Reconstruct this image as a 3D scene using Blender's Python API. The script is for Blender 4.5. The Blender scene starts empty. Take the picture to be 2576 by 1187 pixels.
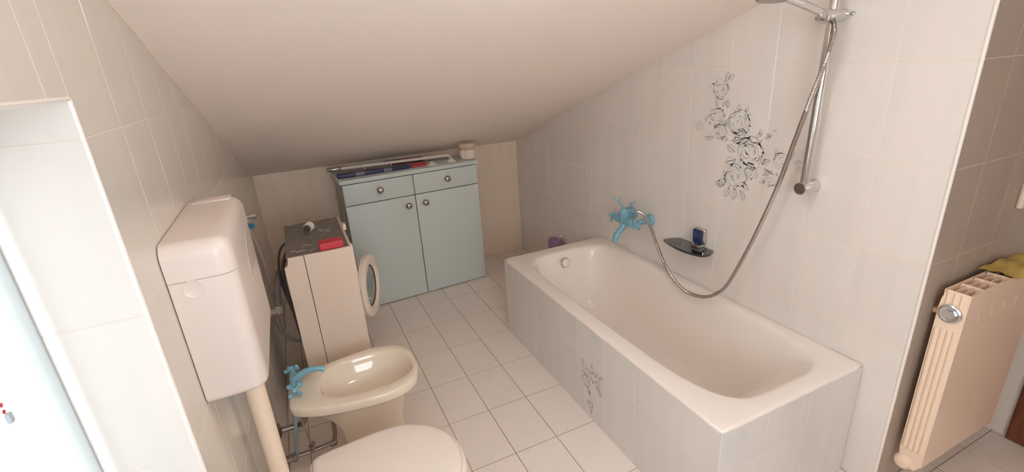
import bpy, bmesh, math, random
from mathutils import Vector, Matrix
random.seed(7)
S = bpy.context.scene
COL = S.collection
PI = math.pi
# ---------------------------------------------------------------- camera
F_PX = 1196.258
fw = Vector((0.38109007, 0.85908167, -0.34168558))
rt = Vector((0.90310468, -0.42501656, -0.06134212))
up = Vector((0.19791992, 0.28520098, 0.93781027))
cam_d = bpy.data.cameras.new('camera')
cam = bpy.data.objects.new('camera', cam_d); COL.objects.link(cam)
cam_d.sensor_fit = 'HORIZONTAL'; cam_d.sensor_width = 36.0
cam_d.lens = 36.0 * F_PX / 2576.0
cam_d.clip_start = 0.01
M = Matrix(((rt.x, up.x, -fw.x), (rt.y, up.y, -fw.y), (rt.z, up.z, -fw.z))).to_4x4()
M.translation = Vector((-0.2733233, -2.47250959, 1.56778281))
cam.matrix_world = M
S.camera = cam
# ---------------------------------------------------------------- light
SKY = 10.2
wd = bpy.data.worlds.new('sky'); S.world = wd; wd.use_nodes = True
bg = wd.node_tree.nodes['Background']
bg.inputs['Color'].default_value = (0.95, 1.03, 1.12, 1); bg.inputs['Strength'].default_value = SKY
pl = bpy.data.lights.new('window_portal', 'AREA'); pl.shape = 'RECTANGLE'; pl.size = 0.86; pl.size_y = 0.94
pl.cycles.is_portal = True
plo = bpy.data.objects.new('window_portal', pl); COL.objects.link(plo)
plo.location = (-0.80, -1.971, 1.09); plo.rotation_euler = (PI/2, 0, -PI/2)
pl2 = bpy.data.lights.new('added_window_portal', 'AREA'); pl2.shape = 'RECTANGLE'; pl2.size = 1.0; pl2.size_y = 1.2
pl2.cycles.is_portal = True
plo2 = bpy.data.objects.new('added_window_portal', pl2); COL.objects.link(plo2)
plo2.location = (-0.05, -3.44, 1.45); plo2.rotation_euler = (PI/2, 0, PI)
S.view_settings.view_transform = 'Standard'; S.view_settings.look = 'None'
S.view_settings.exposure = 0.0; S.view_settings.gamma = 1.0
S.view_settings.use_curve_mapping = False
S.cycles.max_bounces = 14; S.cycles.diffuse_bounces = 10; S.cycles.glossy_bounces = 4; S.cycles.transparent_max_bounces = 16
# ---------------------------------------------------------------- room constants
XL, XR, YB, YE, XA = -0.5535, 1.4193, 1.1395, -1.7894, 2.149
YJ, YJ2, ZS, ZLN = -1.542, -2.40, 0.62, 1.558
YF, ZK, SL = -3.3, 0.957, 0.3409            # room end behind camera, knee wall height, roof slope
XWF = -0.705                                # window frame plane
def zc(y): return ZK + SL*(YB - y)
# ---------------------------------------------------------------- materials
def mat(name, col, rough=.4, metal=0., coat=0., spec=.5, noise=None, bump=None, trans=0., ior=1.45, vary=0.):
    m = bpy.data.materials.new(name); m.use_nodes = True
    nt = m.node_tree; b = nt.nodes['Principled BSDF']
    b.inputs['Base Color'].default_value = (*col, 1); b.inputs['Roughness'].default_value = rough
    b.inputs['Metallic'].default_value = metal; b.inputs['Coat Weight'].default_value = coat
    b.inputs['Specular IOR Level'].default_value = spec
    b.inputs['Transmission Weight'].default_value = trans; b.inputs['IOR'].default_value = ior
    last = None
    if noise or vary:
        geo = nt.nodes.new('ShaderNodeNewGeometry')
    if noise:
        scale, col2, lo, hi, detail = noise
        mp = nt.nodes.new('ShaderNodeMapping'); mp.inputs['Scale'].default_value = scale
        nz = nt.nodes.new('ShaderNodeTexNoise'); nz.inputs['Scale'].default_value = 1.0
        nz.inputs['Detail'].default_value = detail
        rp = nt.nodes.new('ShaderNodeMapRange'); rp.inputs[1].default_value = lo; rp.inputs[2].default_value = hi
        mx = nt.nodes.new('ShaderNodeMix'); mx.data_type = 'RGBA'
        mx.inputs[6].default_value = (*col, 1); mx.inputs[7].default_value = (*col2, 1)
        nt.links.new(geo.outputs['Position'], mp.inputs[0]); nt.links.new(mp.outputs[0], nz.inputs['Vector'])
        nt.links.new(nz.outputs['Fac'], rp.inputs[0]); nt.links.new(rp.outputs[0], mx.inputs[0])
        last = mx.outputs[2]
    if vary:
        oi = nt.nodes.new('ShaderNodeObjectInfo'); hs = nt.nodes.new('ShaderNodeHueSaturation')
        mr = nt.nodes.new('ShaderNodeMapRange'); mr.inputs[3].default_value = 1-vary; mr.inputs[4].default_value = 1+vary
        nt.links.new(oi.outputs['Random'], mr.inputs[0]); nt.links.new(mr.outputs[0], hs.inputs['Value'])
        if last: nt.links.new(last, hs.inputs['Color'])
        else: hs.inputs['Color'].default_value = (*col, 1)
        last = hs.outputs[0]
    if last: nt.links.new(last, b.inputs['Base Color'])
    if bump:
        bs, bd, bstr = bump
        tc = nt.nodes.new('ShaderNodeNewGeometry')
        n2 = nt.nodes.new('ShaderNodeTexNoise'); n2.inputs['Scale'].default_value = bs; n2.inputs['Detail'].default_value = 3
        bp = nt.nodes.new('ShaderNodeBump'); bp.inputs['Distance'].default_value = bd; bp.inputs['Strength'].default_value = bstr
        nt.links.new(tc.outputs['Position'], n2.inputs['Vector']); nt.links.new(n2.outputs['Fac'], bp.inputs['Height'])
        nt.links.new(bp.outputs[0], b.inputs['Normal'])
    return m
TW = mat('glazed wall tile', (.79, .735, .69), .16, noise=((16, 16, 1.1), (.755, .715, .675), .38, .66, 3), vary=.012)
TBK = mat('beige wall tile', (.85, .70, .56), .3, noise=((14, 14, 1.1), (.815, .665, .53), .38, .66, 3), vary=.012)
TAL = mat('shaded alcove wall tile', (.46, .375, .31), .3, noise=((14, 14, 1.1), (.435, .365, .305), .38, .66, 3), vary=.012)  # wall tile darkened and browned, alcove shade painted into its colour
TL = mat('grey beige wall tile', (.71, .655, .59), .17, noise=((16, 16, 1.1), (.675, .635, .575), .38, .66, 3), vary=.012)
TF = mat('floor tile', (.85, .765, .70), .33, noise=((9, 9, 9), (.825, .75, .69), .35, .65, 4), vary=.02)
TA = mat('bath surround tile', (.75, .715, .69), .2, noise=((15, 15, 1.0), (.705, .685, .67), .38, .66, 3), vary=.012)
GR = mat('white grout', (.84, .74, .65), .8)
GRF = mat('brown floor grout', (.34, .25, .19), .9)
CEI = mat('ceiling paint', (.91, .81, .74), .75, bump=(60, .0006, .3))
PAINT = mat('white wall paint', (.86, .80, .74), .7)
CAULK = mat('caulk', (.86, .74, .63), .6)
TRIM = mat('edge trim plastic', (.86, .80, .76), .35)
ENAM = mat('bath enamel', (.86, .785, .725), .25, coat=.25)
CERB = mat('bidet ceramic', (.82, .71, .58), .1, coat=.5)
CERT = mat('toilet plastic', (.86, .765, .69), .25)
CIST = mat('cistern plastic', (.73, .63, .575), .28)
CIST_SHADE = mat('cistern recess shade', (.58, .49, .43), .3)  # darker cistern tone, shade of the finger recess painted in
PVC = mat('cream pipe plastic', (.78, .63, .49), .35)
CHR = mat('chrome', (.68, .67, .655), .08, 1.0)
HOSE = mat('shower hose metal', (.56, .53, .50), .2, 1.0)
CHRD = mat('dull chrome', (.33, .295, .275), .28, 1.0)
BLUE = mat('blue painted metal', (.20, .42, .53), .3, coat=.3)
BLUEH = mat('blue hose', (.24, .38, .42), .45)
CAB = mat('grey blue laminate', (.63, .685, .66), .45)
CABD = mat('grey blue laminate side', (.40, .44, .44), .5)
GAP_SHADE = mat('painted gap shade', (.05, .045, .04), .8)  # near black painting the shade between the cabinet fronts
WM = mat('washing machine enamel', (.80, .665, .555), .35, noise=((6, 6, 6), (.785, .65, .54), .4, .6, 2))
WMT = mat('dirty grey metal', (.25, .22, .20), .6, .2, noise=((30, 30, 30), (.36, .32, .29), .5, .8, 5), bump=(35, .004, .5))
WMD = mat('dark motor plastic', (.06, .045, .04), .6)
WMW = mat('cream plastic', (.82, .72, .61), .35)
RUB = mat('dark rubber', (.10, .085, .08), .55)
RUBD = mat('dark grey rubber', (.16, .135, .125), .5)
RUBG = mat('grey ribbed hose', (.36, .29, .26), .5)
RED = mat('red plastic', (.62, .055, .075), .45)
DRED = mat('dark red plastic', (.20, .02, .02), .4)
NAVY = mat('navy plastic', (.035, .04, .10), .35)
TAPE = mat('grey band', (.19, .19, .23), .4)
PINKW = mat('pale pink plastic', (.66, .52, .46), .45)
WHP = mat('white plastic', (.83, .75, .66), .3)
SPON = mat('beige foam', (.66, .55, .42), .9, bump=(160, .002, .5))
PURP = mat('purple foam', (.36, .22, .42), .9, bump=(120, .004, .8))
RAD = mat('cream radiator enamel', (.88, .70, .55), .35)
RADF = mat('radiator front enamel', (.80, .64, .52), .32)
YEL = mat('yellow cloth', (.58, .43, .12), .9, bump=(60, .004, .5))
WOOD = mat('red brown wood', (.20, .065, .035), .4, noise=((60, 60, 4), (.13, .04, .022), .35, .7, 4))
BLK = mat('black plastic', (.02, .02, .022), .35)
BGLS = mat('black glass', (.012, .012, .012), .04, coat=1.0)
DBLU = mat('dark blue glass', (.01, .03, .10), .08, coat=1.0)
P_ST = mat('tile print line', (.50, .50, .505), .25)
P_SM = mat('tile print mid', (.63, .615, .60), .22)
P_FI = mat('tile print wash', (.755, .72, .675), .2)
P_DK = mat('tile print dark', (.33, .33, .345), .25)
PVCW = mat('window plastic', (.88, .88, .86), .3)
def thinmix(name, col, kind, fac, tcol=(.95, .95, .95)):
    m = bpy.data.materials.new(name); m.use_nodes = True; nt = m.node_tree; nt.nodes.clear()
    o = nt.nodes.new('ShaderNodeOutputMaterial'); t = nt.nodes.new('ShaderNodeBsdfTransparent')
    t.inputs[0].default_value = (*col, 1)
    b = nt.nodes.new(kind); mx = nt.nodes.new('ShaderNodeMixShader'); mx.inputs[0].default_value = fac
    b.inputs[0].default_value = (*tcol, 1)
    if kind == 'ShaderNodeBsdfGlossy': b.inputs['Roughness'].default_value = .03
    nt.links.new(t.outputs[0], mx.inputs[1]); nt.links.new(b.outputs[0], mx.inputs[2]); nt.links.new(mx.outputs[0], o.inputs[0])
    return m
GLASS = thinmix('window glass', (.97, .98, .97), 'ShaderNodeBsdfGlossy', .06)
SHEER = thinmix('sheer curtain', (.25, .25, .25), 'ShaderNodeBsdfTranslucent', .9, (.150, .146, .138))
DGLASS = thinmix('door glass', (.75, .80, .80), 'ShaderNodeBsdfGlossy', .16)
# ---------------------------------------------------------------- geometry helpers (world coordinates)
def nb(): return bmesh.new()
def box(bm, a, b, bev=0., seg=2, rot=None, piv=None):
    r = bmesh.ops.create_cube(bm, size=1.0); vs = r['verts']
    a = Vector(a); b = Vector(b); c = (a+b)/2; d = b-a
    for v in vs: v.co = Vector((v.co.x*d.x, v.co.y*d.y, v.co.z*d.z)) + c
    if bev > 0:
        es = list({e for v in vs for e in v.link_edges})
        r = bmesh.ops.bevel(bm, geom=es, offset=bev, segments=seg, profile=.5, affect='EDGES')
        vs = list({v for f in r['faces'] for v in f.verts} | {v for v in vs if v.is_valid})
    if rot is not None:
        p = Vector(piv) if piv is not None else c
        for v in vs: v.co = rot @ (v.co-p) + p
    return vs
def frame(d):
    d = Vector(d).normalized(); a = Vector((0, 0, 1)) if abs(d.z) < .9 else Vector((1, 0, 0))
    u = d.cross(a).normalized(); return u, d.cross(u).normalized()
def loft(bm, rings, cap0=True, cap1=True, closed=True):
    R = [[bm.verts.new(p) for p in ring] for ring in rings]
    n = len(R[0])
    for i in range(len(R)-1):
        for j in range(n if closed else n-1):
            k = (j+1) % n
            try: bm.faces.new((R[i][j], R[i][k], R[i+1][k], R[i+1][j]))
            except ValueError: pass
    if cap0: bm.faces.new(list(reversed(R[0])))
    if cap1: bm.faces.new(R[-1])
    return R
def cyl(bm, p0, p1, r, n=20, r1=None, bev=0.):
    p0 = Vector(p0); p1 = Vector(p1); u, w = frame(p1-p0); d = (p1-p0).normalized(); r1 = r if r1 is None else r1
    prof = [(p0, r), (p1, r1)] if bev <= 0 else [(p0, r-bev), (p0+d*bev*.3, r-bev*.3), (p0+d*bev, r), (p1-d*bev, r1), (p1-d*bev*.3, r1-bev*.3), (p1, r1-bev)]
    loft(bm, [[p + (u*math.cos(2*PI*k/n) + w*math.sin(2*PI*k/n))*q for k in range(n)] for p, q in prof])
def lathe(bm, p0, axis, prof, n=24):
    p0 = Vector(p0); d = Vector(axis).normalized(); u, w = frame(d)
    loft(bm, [[p0 + d*h + (u*math.cos(2*PI*k/n) + w*math.sin(2*PI*k/n))*r for k in range(n)] for h, r in prof])
def cr(pts, sub=8):
    P = [Vector(p) for p in pts]; P = [P[0]*2-P[1]] + P + [P[-1]*2-P[-2]]; out = []
    for i in range(1, len(P)-2):
        for s in range(sub):
            t = s/sub; a, b, c, d = P[i-1], P[i], P[i+1], P[i+2]
            out.append(.5*((2*b)+(c-a)*t+(2*a-5*b+4*c-d)*t*t+(3*b-a-3*c+d)*t**3))
    out.append(P[-2]); return out
def tube(bm, pts, r, n=10, sub=8, rads=None, smooth=True, ridge=0., cyc=None):
    path = cr(pts, sub) if smooth else [Vector(p) for p in pts]
    m = len(path); u, w = frame(path[1]-path[0]); rings = []
    for i, p in enumerate(path):
        d = (path[min(i+1, m-1)]-path[max(i-1, 0)]).normalized()
        u = (u - d*u.dot(d)).normalized(); w = d.cross(u)
        if rads:
            f = i/(m-1)*(len(rads)-1); k = min(int(f), len(rads)-2); q = rads[k]*(1-(f-k)) + rads[k+1]*(f-k)
        else: q = r
        if ridge and i % 2: q -= ridge
        rings.append([p + (u*math.cos(2*PI*k/n) + w*math.sin(2*PI*k/n))*q for k in range(n)])
    loft(bm, rings)
def sphere(bm, c, r, seg=16, sc=(1, 1, 1)):
    R = bmesh.ops.create_uvsphere(bm, u_segments=seg, v_segments=seg//2+2, radius=1)
    for v in R['verts']: v.co = Vector(c) + Vector((v.co.x*r*sc[0], v.co.y*r*sc[1], v.co.z*r*sc[2]))
def prism(bm, poly, ax, a, b):
    """convex/any polygon of 2D points in the plane across axis ax, from a to b"""
    def P(q, t):
        return {'x': (t, q[0], q[1]), 'y': (q[0], t, q[1]), 'z': (q[0], q[1], t)}[ax]
    A = [bm.verts.new(P(q, a)) for q in poly]; B = [bm.verts.new(P(q, b)) for q in poly]; n = len(poly)
    bm.faces.new(A); bm.faces.new(list(reversed(B)))
    for i in range(n): bm.faces.new((A[i], B[i], B[(i+1) % n], A[(i+1) % n]))
def link(name, me, m, parent=None, loc=(0, 0, 0)):
    o = bpy.data.objects.new(name, me); COL.objects.link(o); o.location = loc
    if parent is not None: o.parent = parent
    return o
ROOT = {}
def rootloc(p):
    while p is not None and p.parent is not None: p = p.parent
    return Vector(p.location) if p is not None else Vector((0, 0, 0))
def ob(name, bm, m, parent=None, smooth=40, loc=None):
    """link a bmesh drawn in world coordinates as one mesh object under parent"""
    o0 = rootloc(parent) if parent is not None else Vector(loc or (0, 0, 0))
    bmesh.ops.remove_doubles(bm, verts=bm.verts, dist=1e-6)
    bmesh.ops.recalc_face_normals(bm, faces=bm.faces)
    for v in bm.verts: v.co -= o0
    if smooth:
        for f in bm.faces: f.smooth = True
        lim = math.radians(smooth)
        for e in bm.edges:
            if len(e.link_faces) == 2 and e.calc_face_angle(0) > lim: e.smooth = False
    me = bpy.data.meshes.new(name); bm.to_mesh(me); bm.free()
    if isinstance(m, (list, tuple)):
        for q in m: me.materials.append(q)
    else: me.materials.append(m)
    return link(name, me, None, parent, (0, 0, 0) if parent is not None else o0)
def tag(o, label, cat, group=None):
    o['label'] = label; o['category'] = cat
    if group: o['group'] = group
    return o
def thing(name, label, cat, loc, group=None):
    o = bpy.data.objects.new(name, None); COL.objects.link(o); o.location = loc; o.empty_display_size = .05
    return tag(o, label, cat, group)
def struct(name, bm, m, label=None, parent=None):
    o = ob(name, bm, m, parent, smooth=0)
    if parent is None: o['kind'] = 'structure'
    if label: o['label'] = label
    return o
# ---------------------------------------------------------------- tiles
def clip(poly, nx, ny, c):                   # keep nx*x+ny*y <= c
    out = []
    for i in range(len(poly)):
        a, b = poly[i], poly[(i+1) % len(poly)]
        da = nx*a[0]+ny*a[1]-c; db = nx*b[0]+ny*b[1]-c
        if da <= 0: out.append(a)
        if da*db < 0:
            t = da/(da-db); out.append((a[0]+(b[0]-a[0])*t, a[1]+(b[1]-a[1])*t))
    return out
def area(p): return .5*sum(p[i][0]*p[(i+1) % len(p)][1]-p[(i+1) % len(p)][0]*p[i][1] for i in range(len(p)))
def inset(poly, g):
    out = poly
    for i in range(len(poly)):
        a, b = poly[i], poly[(i+1) % len(poly)]
        ex, ey = b[0]-a[0], b[1]-a[1]; L = math.hypot(ex, ey)
        if L < 1e-7: continue
        nx, ny = ey/L, -ex/L
        out = clip(out, nx, ny, nx*a[0]+ny*a[1]-g)
        if len(out) < 3: return []
    return out
TC = {}
def tiles(parent, O, U, V, N, us, vs, region, m, gap=.0016, th=.005, cham=.0008, name='tile', key=''):
    """one tile object per cell of the us x vs grid clipped to a convex region; faces lie in the plane O"""
    O, U, V, N = Vector(O), Vector(U), Vector(V), Vector(N); pl = rootloc(parent)
    if area(region) < 0: region = region[::-1]
    for i in range(len(us)-1):
        for j in range(len(vs)-1):
            c = [(us[i], vs[j]), (us[i+1], vs[j]), (us[i+1], vs[j+1]), (us[i], vs[j+1])]
            full = area(c); q = c
            for k in range(len(region)):
                a, b = region[k], region[(k+1) % len(region)]
                ex, ey = b[0]-a[0], b[1]-a[1]; L = math.hypot(ex, ey); nx, ny = ey/L, -ex/L
                q = clip(q, nx, ny, nx*a[0]+ny*a[1])
                if len(q) < 3: break
            if len(q) < 3 or abs(area(q)) < 3e-4: continue
            whole = abs(area(q)-full) < 1e-7
            lo = inset(q, gap/2)
            if len(lo) < 3: continue
            hi = inset(lo, cham)
            if len(hi) != len(lo): hi = lo
            cu, cv = c[0]
            k = (key, m.name, round(us[i+1]-us[i], 4), round(vs[j+1]-vs[j], 4), tuple(N), gap)
            if whole and k in TC: me = TC[k]
            else:
                bm = nb(); P = lambda q, t: U*(q[0]-cu)+V*(q[1]-cv)+N*t
                b0 = [bm.verts.new(P(q, -th)) for q in lo]; b1 = [bm.verts.new(P(q, -cham)) for q in lo]; b2 = [bm.verts.new(P(q, 0)) for q in hi]
                n = len(lo); fl = U.cross(V).dot(N) < 0
                for x, y in ((b0, b1), (b1, b2)):
                    for a in range(n):
                        f = (x[a], x[(a+1) % n], y[(a+1) % n], y[a]); bm.faces.new(f[::-1] if fl else f)
                bm.faces.new(b2[::-1] if fl else b2)
                me = bpy.data.meshes.new(name); bm.to_mesh(me); bm.free(); me.materials.append(m)
                if whole: TC[k] = me
            link(name, me, None, parent, O + U*cu + V*cv - pl)
def steps(a, d, n): return [a+d*i for i in range(n+1)]
T = .0045                                     # tile thickness shown above the grout bed
GB = .0012                                    # grout bed below the tile faces
# ---------------------------------------------------------------- floor
bm = nb(); box(bm, (XL-.4, YF-.1, -.12), (XA+.12, YB+.12, -GB)); floor = struct('floor', bm, GRF)
fx0, fy0, tx, ty = .1344-.8004, .2297, .2001, .3063
ys = [fy0+ty*k for k in range(-10, 4)]
tiles(floor, (0, 0, 0), (1, 0, 0), (0, 1, 0), (0, 0, 1), steps(fx0, tx, 13), ys, [(XL, -2.75), (XR, -2.75), (XR, YB), (XL, YB)], TF, gap=.0032)
tiles(floor, (0, 0, 0), (1, 0, 0), (0, 1, 0), (0, 0, 1), steps(fx0, tx, 16), steps(-1.845-ty*3, ty, 4), [(XR, -2.75), (XA, -2.75), (XA, YE), (XR, YE)], TF, gap=.0032)
# ---------------------------------------------------------------- ceiling (roof slope)
bm = nb(); prism(bm, [(YB+.15, zc(YB+.15)), (YF-.1, zc(YF-.1)), (YF-.1, zc(YF-.1)+.12), (YB+.15, zc(YB+.15)+.12)], 'x', XL-.4, XA+.12)
struct('ceiling', bm, CEI)
# ---------------------------------------------------------------- walls
def wallprism(bm, ylo, yhi, z0, x0, x1):
    prism(bm, [(yhi, z0), (ylo, z0), (ylo, zc(ylo)+.05), (yhi, zc(yhi)+.05)], 'x', x0, x1)
bm = nb()
wallprism(bm, YJ+GB, YB, -.02, XL-.215, XL-GB)
wallprism(bm, YF, YJ2, -.02, XL-.215, XL-GB)
wallprism(bm, YJ2, YJ+GB, ZLN, XL-.215, XL-GB)
box(bm, (XL-.215, YJ2, -.02), (XL-GB, YJ+GB, ZS))
wl = struct('wall_left', bm, GR)
H = [.3*k for k in range(8)]
tiles(wl, (XL, 0, 0), (0, 1, 0), (0, 0, 1), (1, 0, 0), steps(YJ, .2024, 14), H, [(YJ, 0), (YB, 0), (YB, zc(YB)), (YJ, zc(YJ))], TL)
tiles(wl, (XL, 0, 0), (0, 1, 0), (0, 0, 1), (1, 0, 0), [-2.632, -2.43, -2.227, -2.025, -1.822, -1.62, YJ], [1.5, 1.8, 2.1, 2.4], [(-2.632, ZLN), (YJ, ZLN), (YJ, zc(YJ)), (-2.632, zc(-2.632))], TL)
tiles(wl, (XL, 0, 0), (0, 1, 0), (0, 0, 1), (1, 0, 0), steps(YJ-.2024*5, .2024, 5), [0, .3, .6, .9], [(YJ2, 0), (YJ, 0), (YJ, ZS), (YJ2, ZS)], TL)
# window recess: far jamb and sill
tiles(wl, (0, YJ, 0), (1, 0, 0), (0, 0, 1), (0, -1, 0), [XWF-.01, XL], H, [(XWF-.01, ZS), (XL, ZS), (XL, ZLN), (XWF-.01, ZLN)], TW)
tiles(wl, (0, 0, ZS), (1, 0, 0), (0, 1, 0), (0, 0, 1), [XWF-.01, XL], steps(YJ-.2024*5, .2024, 5), [(XWF-.01, YJ2), (XL, YJ2), (XL, YJ), (XWF-.01, YJ)], TW)
bm = nb(); wallprism(bm, YE+GB, YB, -.02, XR+GB, XR+.9)
wr = struct('wall_right', bm, GR)
tiles(wr, (XR, 0, 0), (0, 1, 0), (0, 0, 1), (-1, 0, 0), steps(-1.5869-.2024, .2024, 15), H, [(YE, 0), (YB, 0), (YB, zc(YB)), (YE, zc(YE))], TW)
bm = nb(); box(bm, (XL-.35, YB+GB, -.02), (XR+.9, YB+.12, ZK+.05)); wb = struct('wall_back', bm, GR)
tiles(wb, (0, YB, 0), (1, 0, 0), (0, 0, 1), (0, -1, 0), steps(XL, .2024, 11), H, [(XL, 0), (XR, 0), (XR, zc(YB)), (XL, zc(YB))], TBK)
bm = nb(); box(bm, (XR+.02, YE+GB, -.02), (XA+.02, YE+.10, 2.5)); wa = struct('wall_alcove', bm, GR)
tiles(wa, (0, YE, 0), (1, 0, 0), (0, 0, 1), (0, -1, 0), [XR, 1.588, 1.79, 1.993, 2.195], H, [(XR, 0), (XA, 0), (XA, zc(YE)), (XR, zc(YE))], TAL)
bm = nb(); wallprism(bm, YF, YE+.02, -.02, XA, XA+.1); struct('wall_far_right', bm, PAINT)
bm = nb()                                     # wall behind the camera, with an unseen window added as fill light
for a, b in (((XL-.35, -.02), (-.5, 2.6)), ((.4, -.02), (XA+.1, 2.6)), ((-.5, -.02), (.4, .9)), ((-.5, 2.0), (.4, 2.6))):
    box(bm, (a[0], YF-.1, a[1]), (b[0], YF, b[1]))
struct('wall_behind', bm, PAINT)
bm = nb()
for a, b in (((-.5, .9), (-.46, 2.0)), ((.36, .9), (.4, 2.0)), ((-.46, .9), (.36, .94)), ((-.46, 1.96), (.36, 2.0))):
    box(bm, (a[0], YF-.07, a[1]), (b[0], YF-.01, b[1]))
w2 = struct('added_window', bm, mat('added window plastic', (.88, .88, .86), .3))
bm = nb(); box(bm, (-.465, YF-.045, .935), (.365, YF-.04, 1.965)); struct('pane', bm, thinmix('added window glass', (.97, .98, .97), 'ShaderNodeBsdfGlossy', .06), parent=w2)
# caulk lines and edge trims
def trim(n, pts, r, m):
    bm = nb(); tube(bm, pts, r, 8, smooth=False); struct('trim_%d' % n, bm, m)
trim(1, [(XR-.001, YB, zc(YB)-.001), (XR-.001, YE, zc(YE)-.001)], .0022, CAULK)
trim(2, [(XL+.001, YB, zc(YB)-.001), (XL+.001, -2.6, zc(-2.6)-.001)], .002, CAULK)
trim(3, [(XL, YB-.001, zc(YB)-.001), (XR, YB-.001, zc(YB)-.001)], .0025, CAULK)
trim(4, [(XR+.002, YE+.002, 0), (XR+.002, YE+.002, zc(YE))], .0055, TRIM)
trim(5, [(XL-.002, YJ+.001, ZS), (XL-.002, YJ+.001, ZLN), ], .004, TRIM)
trim(6, [(XL-.002, YJ, ZLN), (XL-.002, YJ2, ZLN)], .004, TRIM)
# ---------------------------------------------------------------- window
bm = nb()
for a, b in (((XWF-.06, YJ-.010, ZS), (XWF, YJ, ZLN)), ((XWF-.06, YJ2, ZS), (XWF, YJ2+.026, ZLN)), ((XWF-.06, YJ2, ZS), (XWF, YJ, ZS+.026)), ((XWF-.06, YJ2, ZLN-.026), (XWF, YJ, ZLN))):
    box(bm, a, b, .003)
win = struct('window_1', bm, PVCW)
ym = (YJ+YJ2)/2
for y0, y1 in ((YJ2+.022, ym-.002), (ym+.002, YJ-.006)):
    bm = nb(); x0, x1 = XWF-.05, XWF+.006
    for a, b in (((x0, y1-.016, ZS+.022), (x1, y1, ZLN-.022)), ((x0, y0, ZS+.022), (x1, y0+.05, ZLN-.022)), ((x0, y0+.05, ZS+.022), (x1, y1-.016, ZS+.072)), ((x0, y0+.05, ZLN-.072), (x1, y1-.016, ZLN-.022))):
        box(bm, a, b, .004)
    s = struct('sash', bm, PVCW, parent=win)
    bm = nb(); box(bm, (XWF-.03, y0+.045, ZS+.067), (XWF-.024, y1-.012, ZLN-.067)); struct('pane', bm, GLASS, parent=s)
bm = nb()                                     # sheer curtain on the sash, gently waved
nu, nv = 60, 6; R = []
for i in range(nu+1):
    y = YJ-.014-(YJ-YJ2-.03)*i/nu; x = XWF+.014+.0025*math.sin(i*1.1)
    R.append([(x, y, ZS+.03+(ZLN-ZS-.05)*j/nv) for j in range(nv+1)])
loft(bm, R, False, False, closed=False)
cur = ob('sheer_curtain', bm, SHEER)
tag(cur, 'white sheer curtain glowing over the bright window at the left edge', 'curtain')
bm = nb(); box(bm, (-.690, -1.712, 1.155), (-.684, -1.703, 1.170), .002)
tag(ob('curtain_clip', bm, mat('grey clip', (.45, .52, .55), .4)), 'tiny grey clip on the white curtain of the window', 'clip')
for z, y in ((1.184, -1.708), (1.174, -1.709)):
    bm = nb(); sphere(bm, (-.6885, y, z), .0032, 10, (.35, 1, 1)); ob('red_bead', bm, RED, cur)
# ---------------------------------------------------------------- printed roses on the tiles
def ribbon(bm, pts, w, N, U, V, O, mi, lift):
    n = len(pts); prev = None
    for i, p in enumerate(pts):
        a = pts[max(i-1, 0)]; b = pts[min(i+1, n-1)]; dx, dy = b[0]-a[0], b[1]-a[1]; L = math.hypot(dx, dy) or 1
        q = w*(.25+.75*math.sin(PI*(i+.5)/n)); ox, oy = -dy/L*q/2, dx/L*q/2
        c = [bm.verts.new(O+U*(p[0]+s*ox)+V*(p[1]+s*oy)+N*lift) for s in (1, -1)]
        if prev:
            f = bm.faces.new((prev[0], prev[1], c[1], c[0])); f.material_index = mi
        prev = c
def blob(bm, cx, cy, rx, ry, N, U, V, O, mi, lift, rg, n=16):
    c = [bm.verts.new(O+U*(cx+rx*math.cos(2*PI*k/n)*rg.uniform(.72, 1.1))+V*(cy+ry*math.sin(2*PI*k/n)*rg.uniform(.72, 1.1))+N*lift) for k in range(n)]
    f = bm.faces.new(c); f.material_index = mi
def leafp(bm, cx, cy, L, ang, N, U, V, O, rg, ms=0):
    ca, sa = math.cos(ang), math.sin(ang)
    for s in (1, -1):
        pts = [(cx+ca*L*t-sa*s*L*.26*math.sin(PI*t), cy+sa*L*t+ca*s*L*.26*math.sin(PI*t)) for t in [k/7 for k in range(8)]]
        ribbon(bm, pts, L*.13, N, U, V, O, ms if s > 0 else 1, .0005)
    ribbon(bm, [(cx+ca*L*t, cy+sa*L*t) for t in (0, .3, .6, .9)], L*.09, N, U, V, O, 3 if rg.random() < .45 else ms, .0006)
def rosep(bm, cx, cy, r, N, U, V, O, rg, ms=0):
    blob(bm, cx, cy, r*.9, r*.8, N, U, V, O, 2, .0003, rg)
    for i in range(30):                       # loose petal strokes, denser to the middle, no closed rings
        q = r*(.12+.9*(i/30)**.75); a0 = i*2.399+rg.uniform(-.3, .3); sp = rg.uniform(.5, 1.25)*(1.5 if i < 6 else 1)
        tilt = rg.uniform(-.35, .45); ox, oy = rg.uniform(-.1, .1)*r, rg.uniform(-.1, .1)*r
        pts = []
        for j in range(8):
            t = j/7; rr = q*(1+tilt*(t-.4)+.14*math.sin(PI*t))
            pts.append((cx+ox+math.cos(a0+sp*t)*rr, cy+oy+math.sin(a0+sp*t)*rr*.88))
        u = rg.random(); mi = 3 if u < .06 else (ms if u < .5 else 1)
        ribbon(bm, pts, r*rg.uniform(.05, .13), N, U, V, O, mi, .0005)
    for i in range(7):                        # frayed outer petals
        a0 = 2*PI*i/7+rg.uniform(-.4, .4); L = r*rg.uniform(.25, .45); b0 = a0+rg.uniform(-.7, .7)
        x0, y0 = cx+math.cos(a0)*r*.85, cy+math.sin(a0)*r*.78
        ribbon(bm, [(x0+math.cos(b0)*L*t, y0+math.sin(b0)*L*t+.15*L*math.sin(PI*t)) for t in (0, .3, .6, 1)], r*.14, N, U, V, O, ms if i % 2 else 1, .0005)
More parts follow.
